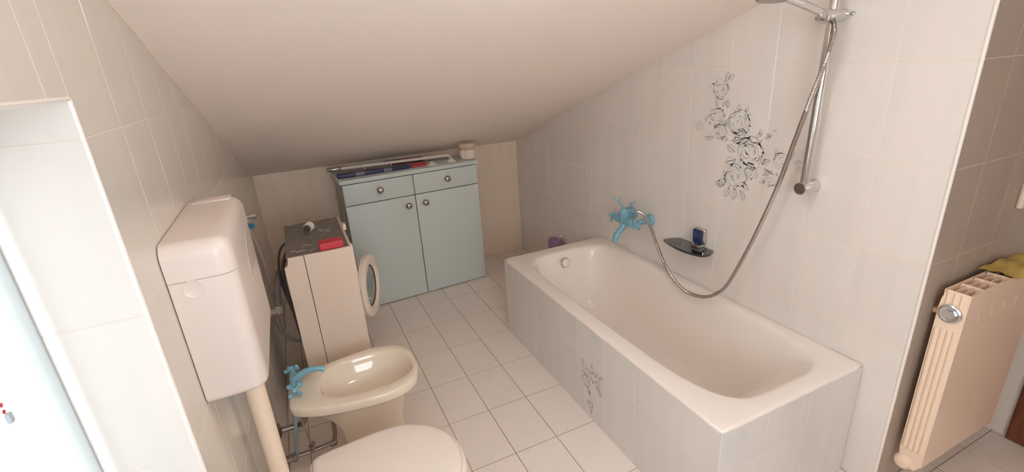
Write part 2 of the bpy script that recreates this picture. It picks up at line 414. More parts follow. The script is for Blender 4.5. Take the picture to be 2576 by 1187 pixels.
def flowers(parent, O, U, V, N, roses, leaves, washes, seed, ms=0):
    rg = random.Random(seed); O, U, V, N = Vector(O), Vector(U), Vector(V), Vector(N)
    for (cx, cy, r) in roses:
        bm = nb(); rosep(bm, cx, cy, r, N, U, V, O, rg, ms)
        ob('rose_print', bm, [P_ST, P_SM, P_FI, P_DK], parent, smooth=0)
    for (cx, cy, L, a) in leaves:
        bm = nb(); leafp(bm, cx, cy, L, math.radians(a), N, U, V, O, rg, ms)
        ob('leaf_print', bm, [P_ST, P_SM, P_FI, P_DK], parent, smooth=0)
    for w in washes:
        bm = nb(); f = bm.faces.new([bm.verts.new(O+U*a+V*b+N*.00015) for a, b in w])
        ob('wash_print', bm, P_FI, parent, smooth=0)
fl = ((XR, 0, 0), (0, -1, 0), (0, 0, 1), (-1, 0, 0))   # u grows towards the camera (to the right in the picture)
flowers(wr, *fl,
        [(.934, 1.408, .043), (.93, 1.292, .042), (.833, 1.246, .024), (1.052, 1.278, .052), (.955, 1.232, .036), (1.064, 1.222, .032), (1.112, 1.165, .062), (1.050, 1.050, .056), (1.128, 1.080, .030), (1.262, 1.150, .036), (1.223, 1.072, .034)],
        [(.962, 1.44, .04, 75), (.975, 1.445, .035, 40), (.865, 1.27, .03, 50), (.985, 1.33, .04, 95), (.99, 1.29, .04, -80), (.93, 1.335, .035, 110), (.955, 1.335, .03, 60), (1.04, 1.32, .035, 85), (1.075, 1.315, .03, 70), (1.0, 1.27, .03, 160), (.92, 1.205, .05, 185), (.96, 1.203, .04, 0), (1.135, 1.225, .03, 40), (1.16, 1.235, .03, 110), (1.175, 1.225, .028, 20), (1.205, 1.24, .026, 170), (1.205, 1.255, .02, 20), (1.02, 1.20, .05, 10), (1.08, 1.195, .05, 0), (1.04, 1.155, .05, 150), (1.05, 1.125, .06, 200), (1.10, 1.115, .05, -20), (1.175, 1.125, .04, 30), (1.18, 1.12, .04, 100), (1.19, 1.11, .035, -60), (1.01, 1.03, .055, 215), (1.0, 1.00, .05, 170), (1.03, .995, .05, 240), (1.06, 1.0, .055, -100), (1.085, .998, .05, -60), (1.095, 1.03, .04, -40), (1.29, 1.16, .035, 60), (1.31, 1.145, .035, 20), (1.32, 1.13, .035, -10), (1.24, 1.165, .03, 110), (1.20, 1.06, .03, 200), (1.245, 1.055, .03, -50)],
        [[(.895, 1.40), (.975, 1.47), (.985, 1.345), (.90, 1.32)], [(1.0, 1.34), (1.12, 1.32), (1.12, 1.24), (1.0, 1.22)], [(.812, 1.305), (.895, 1.40), (.90, 1.32), (.84, 1.29)]], 3)
# ---------------------------------------------------------------- bathtub in its tiled surround
TX0, TX1, TY0, TY1, ZT = .7304, XR-.004, -1.6786, -.0711, .482
sur = thing('bathtub_surround', 'low tiled apron wall carrying the bathtub, grey rose print on its long side', 'bath surround', (TX0, TY0, 0))
bm = nb()
box(bm, (TX0+GB, TY0+GB, 0), (TX0+.05, TY1-GB, ZT-.014)); box(bm, (TX0+.05, TY0+GB, 0), (TX1, TY0+.05, ZT-.014)); box(bm, (TX0+.05, TY1-.03, 0), (TX1, TY1-GB, ZT-.014))
ob('masonry_core', bm, GR, sur, smooth=0)
ztile = [0, .3, ZT-.013]
tiles(sur, (TX0, 0, 0), (0, 1, 0), (0, 0, 1), (-1, 0, 0), steps(TY0, .2024, 8), ztile, [(TY0, 0), (TY1, 0), (TY1, ZT-.013), (TY0, ZT-.013)], TA)
tiles(sur, (0, TY0, 0), (1, 0, 0), (0, 0, 1), (0, -1, 0), [TX0, .938, 1.140, 1.342, 1.55], ztile, [(TX0, 0), (TX1, 0), (TX1, ZT-.013), (TX0, ZT-.013)], TA)
tiles(sur, (0, TY1, 0), (1, 0, 0), (0, 0, 1), (0, 1, 0), [TX0, .938, 1.140, 1.342, 1.55], ztile, [(TX0, 0), (TX1, 0), (TX1, ZT-.013), (TX0, ZT-.013)], TA)
flowers(sur, (TX0, 0, 0), (0, -1, 0), (0, 0, 1), (-1, 0, 0), [(.935, .185, .032), (1.01, .235, .036), (.935, .235, .030), (.97, .075, .024)],
        [(.95, .16, .04, -70), (.99, .275, .03, 100), (1.03, .20, .035, -50), (.965, .12, .03, 70), (.92, .26, .03, 100), (.975, .05, .025, -80), (1.04, .26, .03, 30)], [], 5, ms=3)
def polar(cx, cy, a, bp, bn, n, th):
    c, s = math.cos(th), math.sin(th); b = bp if s >= 0 else bn
    r = ((abs(c)/a)**n + (abs(s)/b)**n) ** (-1/n); return cx+r*c, cy+r*s
tub = thing('bathtub', 'cream enamelled built-in bathtub along the right wall, broad flat rim', 'bathtub', ((TX0+TX1)/2, (TY0+TY1)/2, 0))
bm = nb(); NT = 144; TH = [2*PI*k/NT for k in range(NT)]
ocx, ocy = (TX0+TX1)/2, (TY0+TY1)/2; oa, obb = (TX1-TX0)/2, (TY1-TY0)/2
icx, icy = 1.090, -.75
def oring(d, z):
    out = []
    for t in TH:                              # outer rim by direction from the basin centre
        c, s = math.cos(t), math.sin(t); bx = (TX1-d-icx)/c if c > 1e-9 else ((TX0+d-icx)/c if c < -1e-9 else 1e9)
        by = (TY1-d-icy)/s if s > 1e-9 else ((TY0+d-icy)/s if s < -1e-9 else 1e9)
        r = min(bx, by); out.append(Vector((icx+c*r, icy+s*r, z)))
    for cx_, cy_ in ((TX0+d, TY0+d), (TX1-d, TY0+d), (TX0+d, TY1-d), (TX1-d, TY1-d)):
        k = min(range(NT), key=lambda i: (out[i].x-cx_)**2+(out[i].y-cy_)**2); q = .012-min(d, .01)
        out[k] = Vector((cx_+math.copysign(q*.35, icx-cx_), cy_+math.copysign(q*.35, icy-cy_), z))
    return out
def iring(da, df, dn, z, n): return [Vector((*polar(icx, icy, .285-da, .59-df, .865-dn, n, t), z)) for t in TH]
rings = [oring(.004, ZT-.04), oring(0, ZT-.014), oring(-.002, ZT-.010), oring(-.001, ZT-.004), oring(.004, ZT-.001), oring(.010, ZT),
         iring(-.014, -.014, -.014, ZT, 5), iring(-.004, -.004, -.004, ZT-.002, 5), iring(.004, .004, .004, ZT-.007, 5), iring(.010, .010, .014, ZT-.016, 4.9), iring(.015, .015, .030, ZT-.032, 4.8)]
for s in (.15, .3, .45, .6, .75, .88):
    rings.append(iring(.015+.055*s, .015+.06*s, .030+.30*s**.9, ZT-.032-.33*s, 4.8-1.2*s))
rings += [iring(.083, .088, .36, .105, 3.5), iring(.105, .115, .40, .090, 3.4), iring(.145, .17, .46, .083, 3.3), iring(.22, .35, .62, .079, 3.0), iring(.275, .55, .84, .078, 2.6)]
loft(bm, rings, cap0=False); ob('basin', bm, ENAM, tub, smooth=60)
ov = Vector((1.07, -.202, .424)); od = Vector((0, -1, .18)).normalized()
bm = nb(); lathe(bm, ov+od*.004, od, [(-.03, .010), (0, .029), (.003, .031), (.007, .030), (.010, .027)], 32)
o = ob('overflow_ring', bm, CHR, tub); o['label'] = 'chrome ring of the overflow'
bm = nb(); lathe(bm, ov+od*.013, od, [(0, .026), (.003, .0255), (.006, .022), (.007, .0)], 32)
ob('overflow_cap', bm, WHP, o)
# ---------------------------------------------------------------- toilet cistern on the left wall
CY0, CY1, CX1 = -1.397, -.968, -.4275
cis = thing('toilet_cistern', 'pinkish white plastic toilet cistern hung high on the left wall', 'cistern', (XL, (CY0+CY1)/2, .905))
def rrect(x0, y0, x1, y1, r, z, d, n=8):      # plan ring, square at the wall, rounded at the front corners
    pts = [(x0, y1-d), (x0, y0+d)]
    for c, a0 in (((x1-r, y0+r), -90), ((x1-r, y1-r), 0)):
        for k in range(n+1):
            t = math.radians(a0+90*k/n); pts.append((c[0]+(r-d)*math.cos(t), c[1]+(r-d)*math.sin(t)))
    return [Vector((x, y, z)) for x, y in pts]
def cring(z, d): return rrect(XL+.002, CY0, CX1, CY1, .034, z, d)
bm = nb(); loft(bm, [cring(.900, .022), cring(.9025, .012), cring(.908, .005), cring(.918, .0), cring(1.193, 0), cring(1.1938, .0012)]); ob('tank', bm, CIST, cis, 50)
bm = nb(); loft(bm, [cring(1.1944, .0012), cring(1.1952, -.0008)] + [cring(1.240+.032*math.sin(t), .032*(1-math.cos(t))-.0008) for t in [PI/2*k/8 for k in range(9)]]); ob('lid', bm, CIST, cis, 50)
bm = nb(); box(bm, (-.538, -1.030, 1.2705), (-.452, -.975, 1.2745), .0015, 2); ob('lid_panel', bm, CIST, cis)
bm = nb(); c = Vector((-.511, CY0, 1.176)); lathe(bm, c, (0, -1, 0), [(-.004, .0200), (.0004, .0200), (.0010, .0192), (.0004, .0180), (.0006, .0)], 36); ob('side_plug', bm, CIST, cis)
bm = nb(); prism(bm, [(-1.21, 1.10), (-1.02, 1.10), (-1.02, 1.205), (-1.10, 1.205), (-1.17, 1.165)], 'x', CX1-.004, CX1+.0012); ob('grip_recess_shade', bm, CIST_SHADE, cis)  # darker plate painting the shade of the concave finger recess
bm = nb(); tube(bm, [(-.492, -1.19, .91), (-.492, -1.19, .42), (-.488, -1.2, .36), (-.475, -1.225, .333), (-.455, -1.24, .33)], .0245, 24, 6); o = ob('flush_pipe', bm, PVC, cis); o['label'] = 'cream flush pipe'
# ---------------------------------------------------------------- toilet
TYC = -1.243
wc = thing('toilet', 'white toilet with closed lid at the bottom edge, below the cistern', 'toilet', (-.2, TYC, 0))
def hw_interp(tab, x):
    for (x0, h0), (x1, h1) in zip(tab, tab[1:]):
        if x0 <= x <= x1:
            t = (x-x0)/(x1-x0); return h0+(h1-h0)*t
    return 0
def outline(tab, yc, sub=6):                  # tab of (x, half width) back to front -> closed smooth outline
    top = cr([(x, h, 0) for x, h in tab], sub); pts = [(p.x, yc+max(p.y, 0)) for p in top]
    bot = [(p.x, yc-max(p.y, 0)) for p in reversed(top)]
    return pts + bot[1:-1] if tab[-1][1] == 0 and tab[0][1] == 0 else pts + (bot[1:] if tab[-1][1] == 0 else bot)
def resample(poly, cx, cy, n):                # by direction from a centre
    out = []
    for k in range(n):
        t = 2*PI*k/n; c, s = math.cos(t), math.sin(t); best = 0
        for i in range(len(poly)):
            (x0, y0), (x1, y1) = poly[i], poly[(i+1) % len(poly)]
            d = (x1-x0)*s-(y1-y0)*c
            if abs(d) < 1e-12: continue
            u = ((cx-x0)*s-(cy-y0)*c)/d
            if -1e-6 <= u <= 1+1e-6:
                r = (x0+(x1-x0)*u-cx)*c+(y0+(y1-y0)*u-cy)*s
                if r > best: best = r
        out.append(best)
    return out
LIDT = [(-.418, .0), (-.4175, .160), (-.410, .177), (-.36, .187), (-.28, .195), (-.20, .200), (-.12, .192), (-.06, .163), (-.01, .118), (.02, .066), (.031, 0)]
NB = 96
rl = resample(outline(LIDT, TYC), -.2, TYC, NB)
def pring(rr, sc, off, z, cx, cy, sx=1.): return [Vector((cx+math.cos(2*PI*k/NB)*(rr[k]*sc+off)*sx, cy+math.sin(2*PI*k/NB)*(rr[k]*sc+off), z)) for k in range(NB)]
W = lambda sc, off, z: pring(rl, sc, off, z, -.2, TYC)
bm = nb(); loft(bm, [W(1, -.012, .379), W(1, -.002, .381), W(1, 0, .385), W(1, -.002, .391), W(1, -.008, .396), W(1, -.022, .399), W(.7, 0, .4015), W(.35, 0, .4025), W(.02, 0, .403)]); ob('lid', bm, CERT, wc, 60)
bm = nb(); loft(bm, [W(1, -.04, .357), W(1, .006, .358), W(1, .013, .362), W(1, .013, .370), W(1, .008, .376), W(1, -.006, .378)]); ob('seat', bm, CERT, wc, 60)
bm = nb()
rings = [W(1, -.005, .356), W(1, .002, .350), W(1, .002, .335), W(.97, 0, .30)]
for z, sc in ((.24, .88), (.18, .76), (.12, .66), (.06, .62), (0, .64)):
    rings.append([Vector((-.2+(p.x+.2)*sc-.03*(1-sc), TYC+(p.y-TYC)*(sc-.1*(1-sc)), z)) for p in W(1, 0, z)])
loft(bm, rings); cyl(bm, (-.36, TYC, .33), (-.45, TYC, .33), .045, 24, bev=.008); ob('bowl', bm, mat('toilet ceramic', (.86, .76, .68), .12, coat=.5), wc, 60)
for s in (-1, 1):
    bm = nb(); cyl(bm, (-.425, TYC+s*.075-.02, .378), (-.425, TYC+s*.075+.02, .378), .011, 16, bev=.003); ob('hinge', bm, WHP, wc)
# ---------------------------------------------------------------- bidet
BYC, BZ = -.668, .392
bid = thing('bidet', 'beige ceramic bidet on a pedestal between toilet and washing machine', 'bidet', (-.2, BYC, 0))
BT = [(-.480, 0), (-.477, .075), (-.466, .095), (-.40, .132), (-.33, .155), (-.25, .172), (-.16, .183), (-.09, .179), (-.03, .155), (.008, .112), (.026, .06), (.032, 0)]
rb = resample(outline(BT, BYC), -.185, BYC, NB)
B = lambda sc, off, z: pring(rb, sc, off, z, -.185, BYC)
def bi(d, z, n=2.4, shift=0.): return [Vector((*polar(-.178+shift, BYC+.003, .186-d, .134-d, .125-d, n, 2*PI*k/NB), z)) for k in range(NB)]
bm = nb()
rings = []
for z, sc, sh in ((0, .54, .022), (.03, .525, .022), (.10, .50, .02), (.18, .52, .018), (.25, .61, .014), (.31, .78, .006), (.338, .90, .002)):
    rings.append([Vector((-.185+(p.x+.185)*sc+sh, BYC+(p.y-BYC)*(sc-.04), z)) for p in B(1, 0, z)])
rings += [B(1, -.012, .349), B(1, -.003, .352), B(1, 0, .357), B(1, 0, BZ-.009), B(1, -.002, BZ-.003), B(1, -.007, BZ), bi(-.016, BZ, 2.4), bi(-.006, BZ-.003, 2.4), bi(.0, BZ-.010), bi(.004, BZ-.022), bi(.014, BZ-.05, 2.3), bi(.035, BZ-.085, 2.2, -.005), bi(.062, BZ-.105, 2.1, -.01), bi(.095, BZ-.114, 2, -.012), bi(.118, BZ-.117, 2, -.014)]
loft(bm, rings); ob('bowl', bm, CERB, bid, 60)
for x, y in ((-.256, -.695), (-.222, -.675)):
    bm = nb(); lathe(bm, (x, y, BZ-.108), (0, 0, 1), [(-.006, .004), (.0, .0075), (.003, .007), (.006, .0045), (.007, 0)], 16); o = ob('waste_stud', bm, CHR, bid); o['label'] = 'chrome stud'
def cross(bm, c, axis, R, r, n=4, a0=.4, hub=.014):
    """cross handle: hub on an axis, n ball-ended spokes"""
    c = Vector(c); d = Vector(axis).normalized(); u, w = frame(d)
    lathe(bm, c-d*.012, d, [(0, hub*.7), (.006, hub), (.018, hub), (.024, hub*.75), (.027, 0)], 20)
    for k in range(n):
        t = a0+2*PI*k/n; e = u*math.cos(t)+w*math.sin(t)
        cyl(bm, c, c+e*R, r*.75, 12, r*.9); sphere(bm, c+e*R, r*1.35, 14)
# bidet tap
tp = thing('bidet_tap', 'light blue mixer tap with two cross handles on the back of the bidet', 'tap', (-.448, -.62, BZ))
bm = nb(); lathe(bm, (-.448, -.615, BZ), (0, 0, 1), [(0, .026), (.004, .026), (.008, .020), (.022, .018), (.030, .02), (.042, .017), (.046, 0)], 24)
cyl(bm, (-.455, -.672, BZ+.022), (-.455, -.562, BZ+.030), .013, 18, bev=.003); ob('tap_body', bm, BLUE, tp)
bm = nb(); tube(bm, [(-.445, -.617, BZ+.030), (-.42, -.620, BZ+.050), (-.385, -.624, BZ+.060), (-.35, -.628, BZ+.056), (-.333, -.630, BZ+.048)], .012, 18, 6, rads=[.017, .0135, .012, .0115, .012]); ob('spout', bm, BLUE, tp)
bm = nb(); cross(bm, (-.455, -.552, BZ+.042), (-.1, .72, .62), .024, .0062, 5, .5, .011); ob('cross_handle', bm, BLUE, tp)
bm = nb(); cross(bm, (-.452, -.686, BZ+.026), (.0, -.78, .60), .026, .0068, 4, .75, .011); ob('cross_handle', bm, BLUE, tp)
# pipes under the bidet
pt = thing('bidet_waste_pipe', 'chrome waste pipe with wall flange below the back of the bidet', 'pipe', (-.54, -.637, .222))
bm = nb(); lathe(bm, (XL+.001, -.637, .222), (1, 0, 0), [(0, .033), (.004, .033), (.010, .026), (.016, .014)], 28); ob('wall_flange', bm, CHRD, pt)
bm = nb(); tube(bm, [(-.545, -.637, .222), (-.50, -.637, .222), (-.47, -.640, .224), (-.452, -.645, .240), (-.447, -.65, .29)], .012, 16, 6); ob('pipe', bm, CHRD, pt)
st = thing('supply_pipe', 'brownish chrome water supply pipe low behind the bidet foot', 'pipe', (-.53, -.668, .1))
bm = nb(); lathe(bm, (XL+.001, -.668, .098), (1, 0, 0), [(0, .024), (.004, .024), (.008, .015), (.03, .015), (.032, .019), (.048, .019), (.05, .010)], 8); ob('stop_valve', bm, CHRD, st)
bm = nb(); tube(bm, [(-.51, -.668, .098), (-.44, -.668, .1), (-.39, -.668, .103), (-.362, -.668, .108)], .0085, 14, 6); cyl(bm, (-.374, -.668, .100), (-.348, -.668, .104), .013, 16, bev=.003); ob('pipe', bm, CHRD, st)
bm = nb(); tube(bm, [(-.362, -.668, .100), (-.352, -.668, .13), (-.346, -.668, .165), (-.344, -.668, .21)], .0085, 14, 6); ob('riser', bm, CHRD, st)
bm = nb(); cyl(bm, (-.445, -.668, .098), (-.445, -.668, .128), .012, 6); cyl(bm, (-.445, -.668, .128), (-.432, -.668, .138), .006, 10); ob('tee', bm, CHRD, st)
for i, (pts, m, lb, r) in enumerate(([[(-.473, -.648, .33), (-.478, -.650, .27), (-.492, -.660, .19), (-.502, -.668, .13), (-.503, -.668, .10)], BLUEH, 'thick blue grey hose hanging from the bidet tap to the wall valve', .007],
                      [[(-.463, -.640, .33), (-.460, -.650, .28), (-.452, -.662, .19), (-.446, -.668, .135)], RUBG, 'thin dark grey hose from the bidet tap to the pipe tee', .004])):
    bm = nb(); tube(bm, pts, r, 12, 8); tag(ob('supply_hose', bm, m), lb, 'hose')
# ---------------------------------------------------------------- washing machine
WX0, WX1, WY0, WY1, WZ = -.388, -.113, -.271, .286, .815
wm = thing('washing_machine', 'narrow cream washing machine without its top panel, round door ajar', 'washing machine', ((WX0+WX1)/2, (WY0+WY1)/2, 0))
bm = nb(); box(bm, (WX0+.006, WY0+.012, .03), (WX1-.012, WY1-.004, WZ-.012), .004)
ob('inner_body', bm, WMD, wm)
# side panel facing the room: cut corner at the back, seam
sx = -.3225
bm = nb(); prism(bm, [(WX0-.022, .02), (sx-.0015, .02), (sx-.0015, WZ), (WX0, WZ), (WX0-.003, .79), (WX0-.007, .782), (WX0-.022, .772)], 'y', WY0+.010, WY0); ob('side_panel', bm, WM, wm, 0)
bm = nb(); prism(bm, [(sx+.0015, .02), (WX1, .02), (WX1, WZ), (sx+.0015, WZ)], 'y', WY0+.010, WY0); ob('side_panel', bm, WM, wm, 0)
bm = nb(); box(bm, (WX1-.012, WY0+.001, .02), (WX1, WY1, WZ-.001), .002); ob('front_panel', bm, WM, wm)
bm = nb(); box(bm, (WX1-.006, WY0+.02, WZ-.16), (WX1+.006, WY0+.055, WZ-.002), .003); ob('hinge_cover', bm, WMW, wm)
bm = nb(); box(bm, (WX1-.004, .03, WZ-.01), (WX1+.012, .075, WZ+.022), .003); ob('panel_clip', bm, WMW, wm)
bm = nb()                                     # grimy metal top tray with dents
nx, ny = 18, 30; rg = random.Random(2); Rr = []
for i in range(nx+1):
    row = []
    for j in range(ny+1):
        x = WX0-.008+(WX1-.004-(WX0-.008))*i/nx; y = WY0+.004+(WY1-WY0-.006)*j/ny
        z = WZ-.004+.0028*math.sin(i*1.3+j*.7)*math.sin(j*.9-i*.5)+rg.uniform(-.001, .001)
        row.append((x, y, z))
    Rr.append(row)
loft(bm, Rr, False, False, closed=False)
bmesh.ops.solidify(bm, geom=list(bm.faces), thickness=.006)
o = ob('top_tray', bm, WMT, wm); o['label'] = 'grimy grey metal top'
rg = random.Random(9); bm = nb()
for (x, y, L) in ((-.205, .045, .05), (-.225, .07, .03), (-.19, .02, .035), (-.215, -.02, .03), (-.30, -.14, .05), (-.33, -.215, .05), (-.28, -.225, .04), (-.36, -.20, .03), (-.185, .06, .03)):
    a = rg.uniform(-.5, .9); pts = [(x+math.cos(a)*L*(t-.5), y+math.sin(a)*L*(t-.5)+.01*math.sin(3*t), WZ+.001) for t in (0, .35, .7, 1)]
    tube(bm, pts, .003, 6, 4, rads=[.0012, .0034, .0026, .001])
o = ob('solder_seam', bm, mat('pale scuffed metal', (.46, .40, .36), .45, .3), wm); o['kind'] = 'stuff'
hx, hy, DR, DZ = -.103, -.12, .172, .466
da = math.radians(22); dd = Vector((math.sin(da), math.cos(da), 0)); dn = Vector((math.cos(da), -math.sin(da), 0))
dc = Vector((hx, hy, DZ)) + dd*DR
def drn(prof, n=56):
    return [[dc + dn*h + (dd*math.cos(2*PI*k/n) + Vector((0, 0, 1))*math.sin(2*PI*k/n))*r for k in range(n)] for h, r in prof]
bm = nb(); loft(bm, drn([(-.012, .112), (-.012, DR-.004), (-.006, DR), (.012, DR), (.020, DR-.006), (.024, DR-.018), (.022, .128), (.012, .116), (.0, .112), (-.012, .112)]), False, False)
door = ob('door_ring', bm, WMW, wm, 35); door['label'] = 'round cream door, ajar'
bm = nb(); loft(bm, drn([(.004, .1125), (.010, .1125), (.011, .108), (.003, .107), (.004, .1125)]), False, False); ob('gasket_ring', bm, RUB, door)
bm = nb(); loft(bm, drn([(.004, .110), (-.02, .106), (-.06, .098), (-.085, .086), (-.092, .06), (-.094, .002)]), False, True); ob('glass_bowl', bm, DGLASS, door, 60)
bm = nb(); cyl(bm, Vector((hx-.004, hy-.004, DZ-.05)), Vector((hx-.004, hy-.004, DZ+.06)), .007, 12); ob('door_hinge', bm, CHRD, wm)
# hoses behind the machine
def hose(label, pts, m, r, n=12, sub=8, ridge=0., name='hose', cat='hose', **k):
    bm = nb(); tube(bm, pts, r, n, sub, ridge=ridge, **k); return tag(ob(name, bm, m), label, cat)
hose('thin dark cable looping up over the back corner of the washing machine', [(-.398, -.03, .812), (-.425, 0, .775), (-.443, 0, .725), (-.452, 0, .66), (-.455, .02, .58), (-.448, .04, .50), (-.43, .05, .42)], RUB, .0055, name='power_cable', cat='cable')
hose('thick black hose curving down behind the washing machine', [(-.400, .06, .74), (-.430, .06, .68), (-.444, .05, .60), (-.442, .04, .50), (-.430, .02, .40), (-.424, .0, .31), (-.412, .0, .25), (-.392, 0, .22)], RUBD, .010, 14)
hose('pinkish grey drain hose standing in the corner beside the washing machine', [(-.452, .10, .63), (-.475, .10, .58), (-.492, .10, .52), (-.500, .10, .47), (-.503, .10, .43)], RUBG, .017, 14, ridge=.0)
hose('grey hose lying in a curve from the wall outlet to the machine base', [(-.520, .10, .40), (-.522, .08, .35), (-.505, .05, .30), (-.475, .02, .275), (-.44, 0, .262), (-.40, 0, .255)], RUBG, .009)
hose('thin grey inlet hose hanging from the blue handled wall tap', [(-.513, -.2, .965), (-.508, -.185, .93), (-.50, -.16, .86), (-.494, -.15, .79), (-.497, -.12, .70), (-.505, -.06, .60), (-.505, .0, .54)], RUBG, .0065)
wo = thing('wall_outlet', 'cream plastic drain elbow on the left wall beside the washing machine', 'pipe elbow', (XL, .1, .415))
bm = nb(); cyl(bm, (XL+.001, .10, .412), (-.50, .10, .418), .016, 18, bev=.003); cyl(bm, (-.503, .10, .40), (-.503, .10, .445), .019, 18, bev=.004); ob('elbow', bm, PVC, wo)
bm = nb(); lathe(bm, (XL+.0005, .10, .412), (1, 0, 0), [(0, .026), (.003, .026), (.006, .018)], 22); ob('wall_collar', bm, PVC, wo)
vt = thing('wall_tap', 'small chrome tap with blue knob on the left wall past the cistern', 'tap', (XL, -.205, 1.0))
bm = nb(); lathe(bm, (XL+.001, -.205, 1.015), (1, 0, 0), [(0, .017), (.003, .017), (.006, .009), (.06, .009), (.062, .012), (.078, .012), (.081, .009)], 18); cyl(bm, (-.512, -.205, 1.015), (-.512, -.205, .965), .008, 14); ob('tap_body', bm, CHR, vt)
bm = nb(); lathe(bm, (-.507, -.212, .975), (.6, -.5, .1), [(0, .006), (.006, .012), (.018, .0125), (.022, .009), (.023, 0)], 10); ob('knob', bm, mat('blue knob', (.03, .17, .34), .4), vt)
# things on the washing machine
pc = thing('pipe_cap', 'small cream plastic pipe end lying on the grimy machine top', 'pipe fitting', (-.275, .08, WZ))
bm = nb(); a, b = Vector((-.286, .062, WZ+.024)), Vector((-.266, .104, WZ+.028)); ax = (b-a).normalized()
lathe(bm, a, ax, [(0, .0225), (.040, .0235), (.043, .022), (.040, .0205), (.004, .0195), (0, .0225)], 28); ob('collar', bm, WMW, pc)
bm = nb(); lathe(bm, a-ax*.004, ax, [(-.004, .0), (-.003, .017), (.0, .0195), (.012, .0195), (.012, .0)], 24); ob('bore_shade', bm, RUB, pc)  # dark disc painting the shade inside the open pipe end
bm = nb(); vs = box(bm, (-.252, -.267, WZ+.002), (-.148, -.198, WZ+.036), .006, 3, rot=Matrix.Rotation(math.radians(3), 3, 'Z'))
tag(ob('soap_block', bm, RED), 'bright red block on the front edge of the washing machine top', 'block')
# ---------------------------------------------------------------- cabinet (slightly turned)
CA = Vector((.0471, .6933, 0)); cu = Vector((.99846, .05548, 0)); cv = Vector((-.05548, .99846, 0))
cabm = Matrix(((cu.x, cv.x, 0, CA.x), (cu.y, cv.y, 0, CA.y), (0, 0, 1, 0), (0, 0, 0, 1)))
cab = thing('bathroom_cabinet', 'grey blue cabinet with two drawers above two doors at the back wall', 'cabinet', cabm @ Vector((.39, .15, 0)))
def cb(name, parts, m, parent, bev=.0012, label=None):
    bm = nb()
    for a, b in parts: box(bm, a, b, bev)
    for v in bm.verts: v.co = cabm @ v.co
    o = ob(name, bm, m, parent)
    if label: o['label'] = label
    return o
c0, c1, cm_, DEP = -.081, .860, .3845, .285
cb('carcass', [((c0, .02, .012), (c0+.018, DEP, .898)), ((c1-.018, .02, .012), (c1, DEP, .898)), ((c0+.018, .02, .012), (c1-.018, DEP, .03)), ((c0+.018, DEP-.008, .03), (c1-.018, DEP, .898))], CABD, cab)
cb('recess', [((c0+.018, .022, .03), (c1-.018, .035, .897))], GAP_SHADE, cab, 0)  # dark sheet behind the fronts, painted shade for the gaps
cb('top', [((c0-.014, -.004, .899), (c1+.009, DEP+.004, .9255))], CAB, cab, .002)
for x0, x1 in ((c0, cm_-.0028), (cm_+.0028, c1)):
    for nm, z0, z1 in (('drawer', .757, .8935), ('door', .008, .7515)):
        d = cb(nm, [((x0, 0, z0), (x1, .018, z1))], CAB, cab)
        kx, kz = ((x0+x1)/2, .832) if nm == 'drawer' else ((cm_-.060, .691) if x1 < cm_ else (cm_+.062, .691))
        bm = nb(); lathe(bm, (kx, -.001, kz), (0, -1, 0), [(0, .012), (.003, .012), (.008, .008), (.012, .012), (.018, .0205), (.027, .0235), (.035, .0205), (.040, .012), (.0415, 0)], 24)
        for v in bm.verts: v.co = cabm @ v.co
        o = ob('knob', bm, mat('knob chrome', (.50, .46, .43), .12, 1.0) if 'knob chrome' not in bpy.data.materials else bpy.data.materials['knob chrome'], d); o['label'] = 'round chrome knob'
CT = .9262
# things on the cabinet
rd = thing('curtain_rail', 'long white rail with chrome left end lying along the cabinet top', 'rail', (.33, .93, CT))
rl0, rl1 = Vector((-.093, .955, CT+.034)), Vector((.735, .905, CT+.032))
dirr = (rl1-rl0).normalized()
bm = nb(); tube(bm, [rl0+dirr*.09, rl0.lerp(rl1, .4), rl0.lerp(rl1, .8), rl1, rl1+Vector((.022, -.002, -.006)), rl1+Vector((.03, -.004, -.022))], .0105, 14, 6); ob('rail', bm, WHP, rd)
bm = nb(); cyl(bm, rl0, rl0+dirr*.095, .0125, 16, bev=.003); o = ob('end_sleeve', bm, CHR, rd); o['label'] = 'chrome end sleeve'
for t in (.30, .52):
    bm = nb(); q = rl0.lerp(rl1, t); cyl(bm, q-dirr*.004, q+dirr*.004, .0135, 16); cyl(bm, q, q+Vector((0, 0, -.034)), .006, 8); ob('rail_ring', bm, WHP, rd)
bm = nb(); cyl(bm, rl1+Vector((.03, -.004, -.018)), rl1+Vector((.03, -.004, -.0325)), .013, 16); ob('rail_foot', bm, WHP, rd)
rw = thing('rolled_blind', 'pale pink rolled strip lying behind the white rail, left half', 'rolled strip', (.1, 1.0, CT))
bm = nb(); tube(bm, [(-.06, 1.01, CT+.014), (.08, 1.005, CT+.017), (.20, .998, CT+.016), (.335, .99, CT+.014)], .014, 10, 6); ob('roll', bm, PINKW, rw)
for x in (-.05, .13, .17, .24):
    bm = nb(); sphere(bm, (x, 1.005-.05*(x+.05)*.8, CT+.029), .009, 10); ob('tie_knob', bm, PINKW, rw)
bm = nb(); box(bm, (.30, .985, CT), (.585, 1.015, CT+.034), .003, 2, rot=Matrix.Rotation(-.04, 3, 'Z')); tag(ob('maroon_box', bm, DRED), 'long dark red box behind the white rail on the cabinet', 'box')
bm = nb(); tube(bm, [(.592, .985, CT+.0155), (.68, .978, CT+.0155), (.77, .97, CT+.0155)], .015, 12, 4); tag(ob('pink_roll', bm, PINKW), 'short pale pink roll behind the right end of the white rail', 'roll')
nv_ = thing('navy_case', 'long flat navy case with two grey bands on the cabinet top', 'case', (.19, .815, CT))
rz = Matrix.Rotation(math.atan2(.01, .48), 3, 'Z'); cc = (.195, .815, CT+.012)
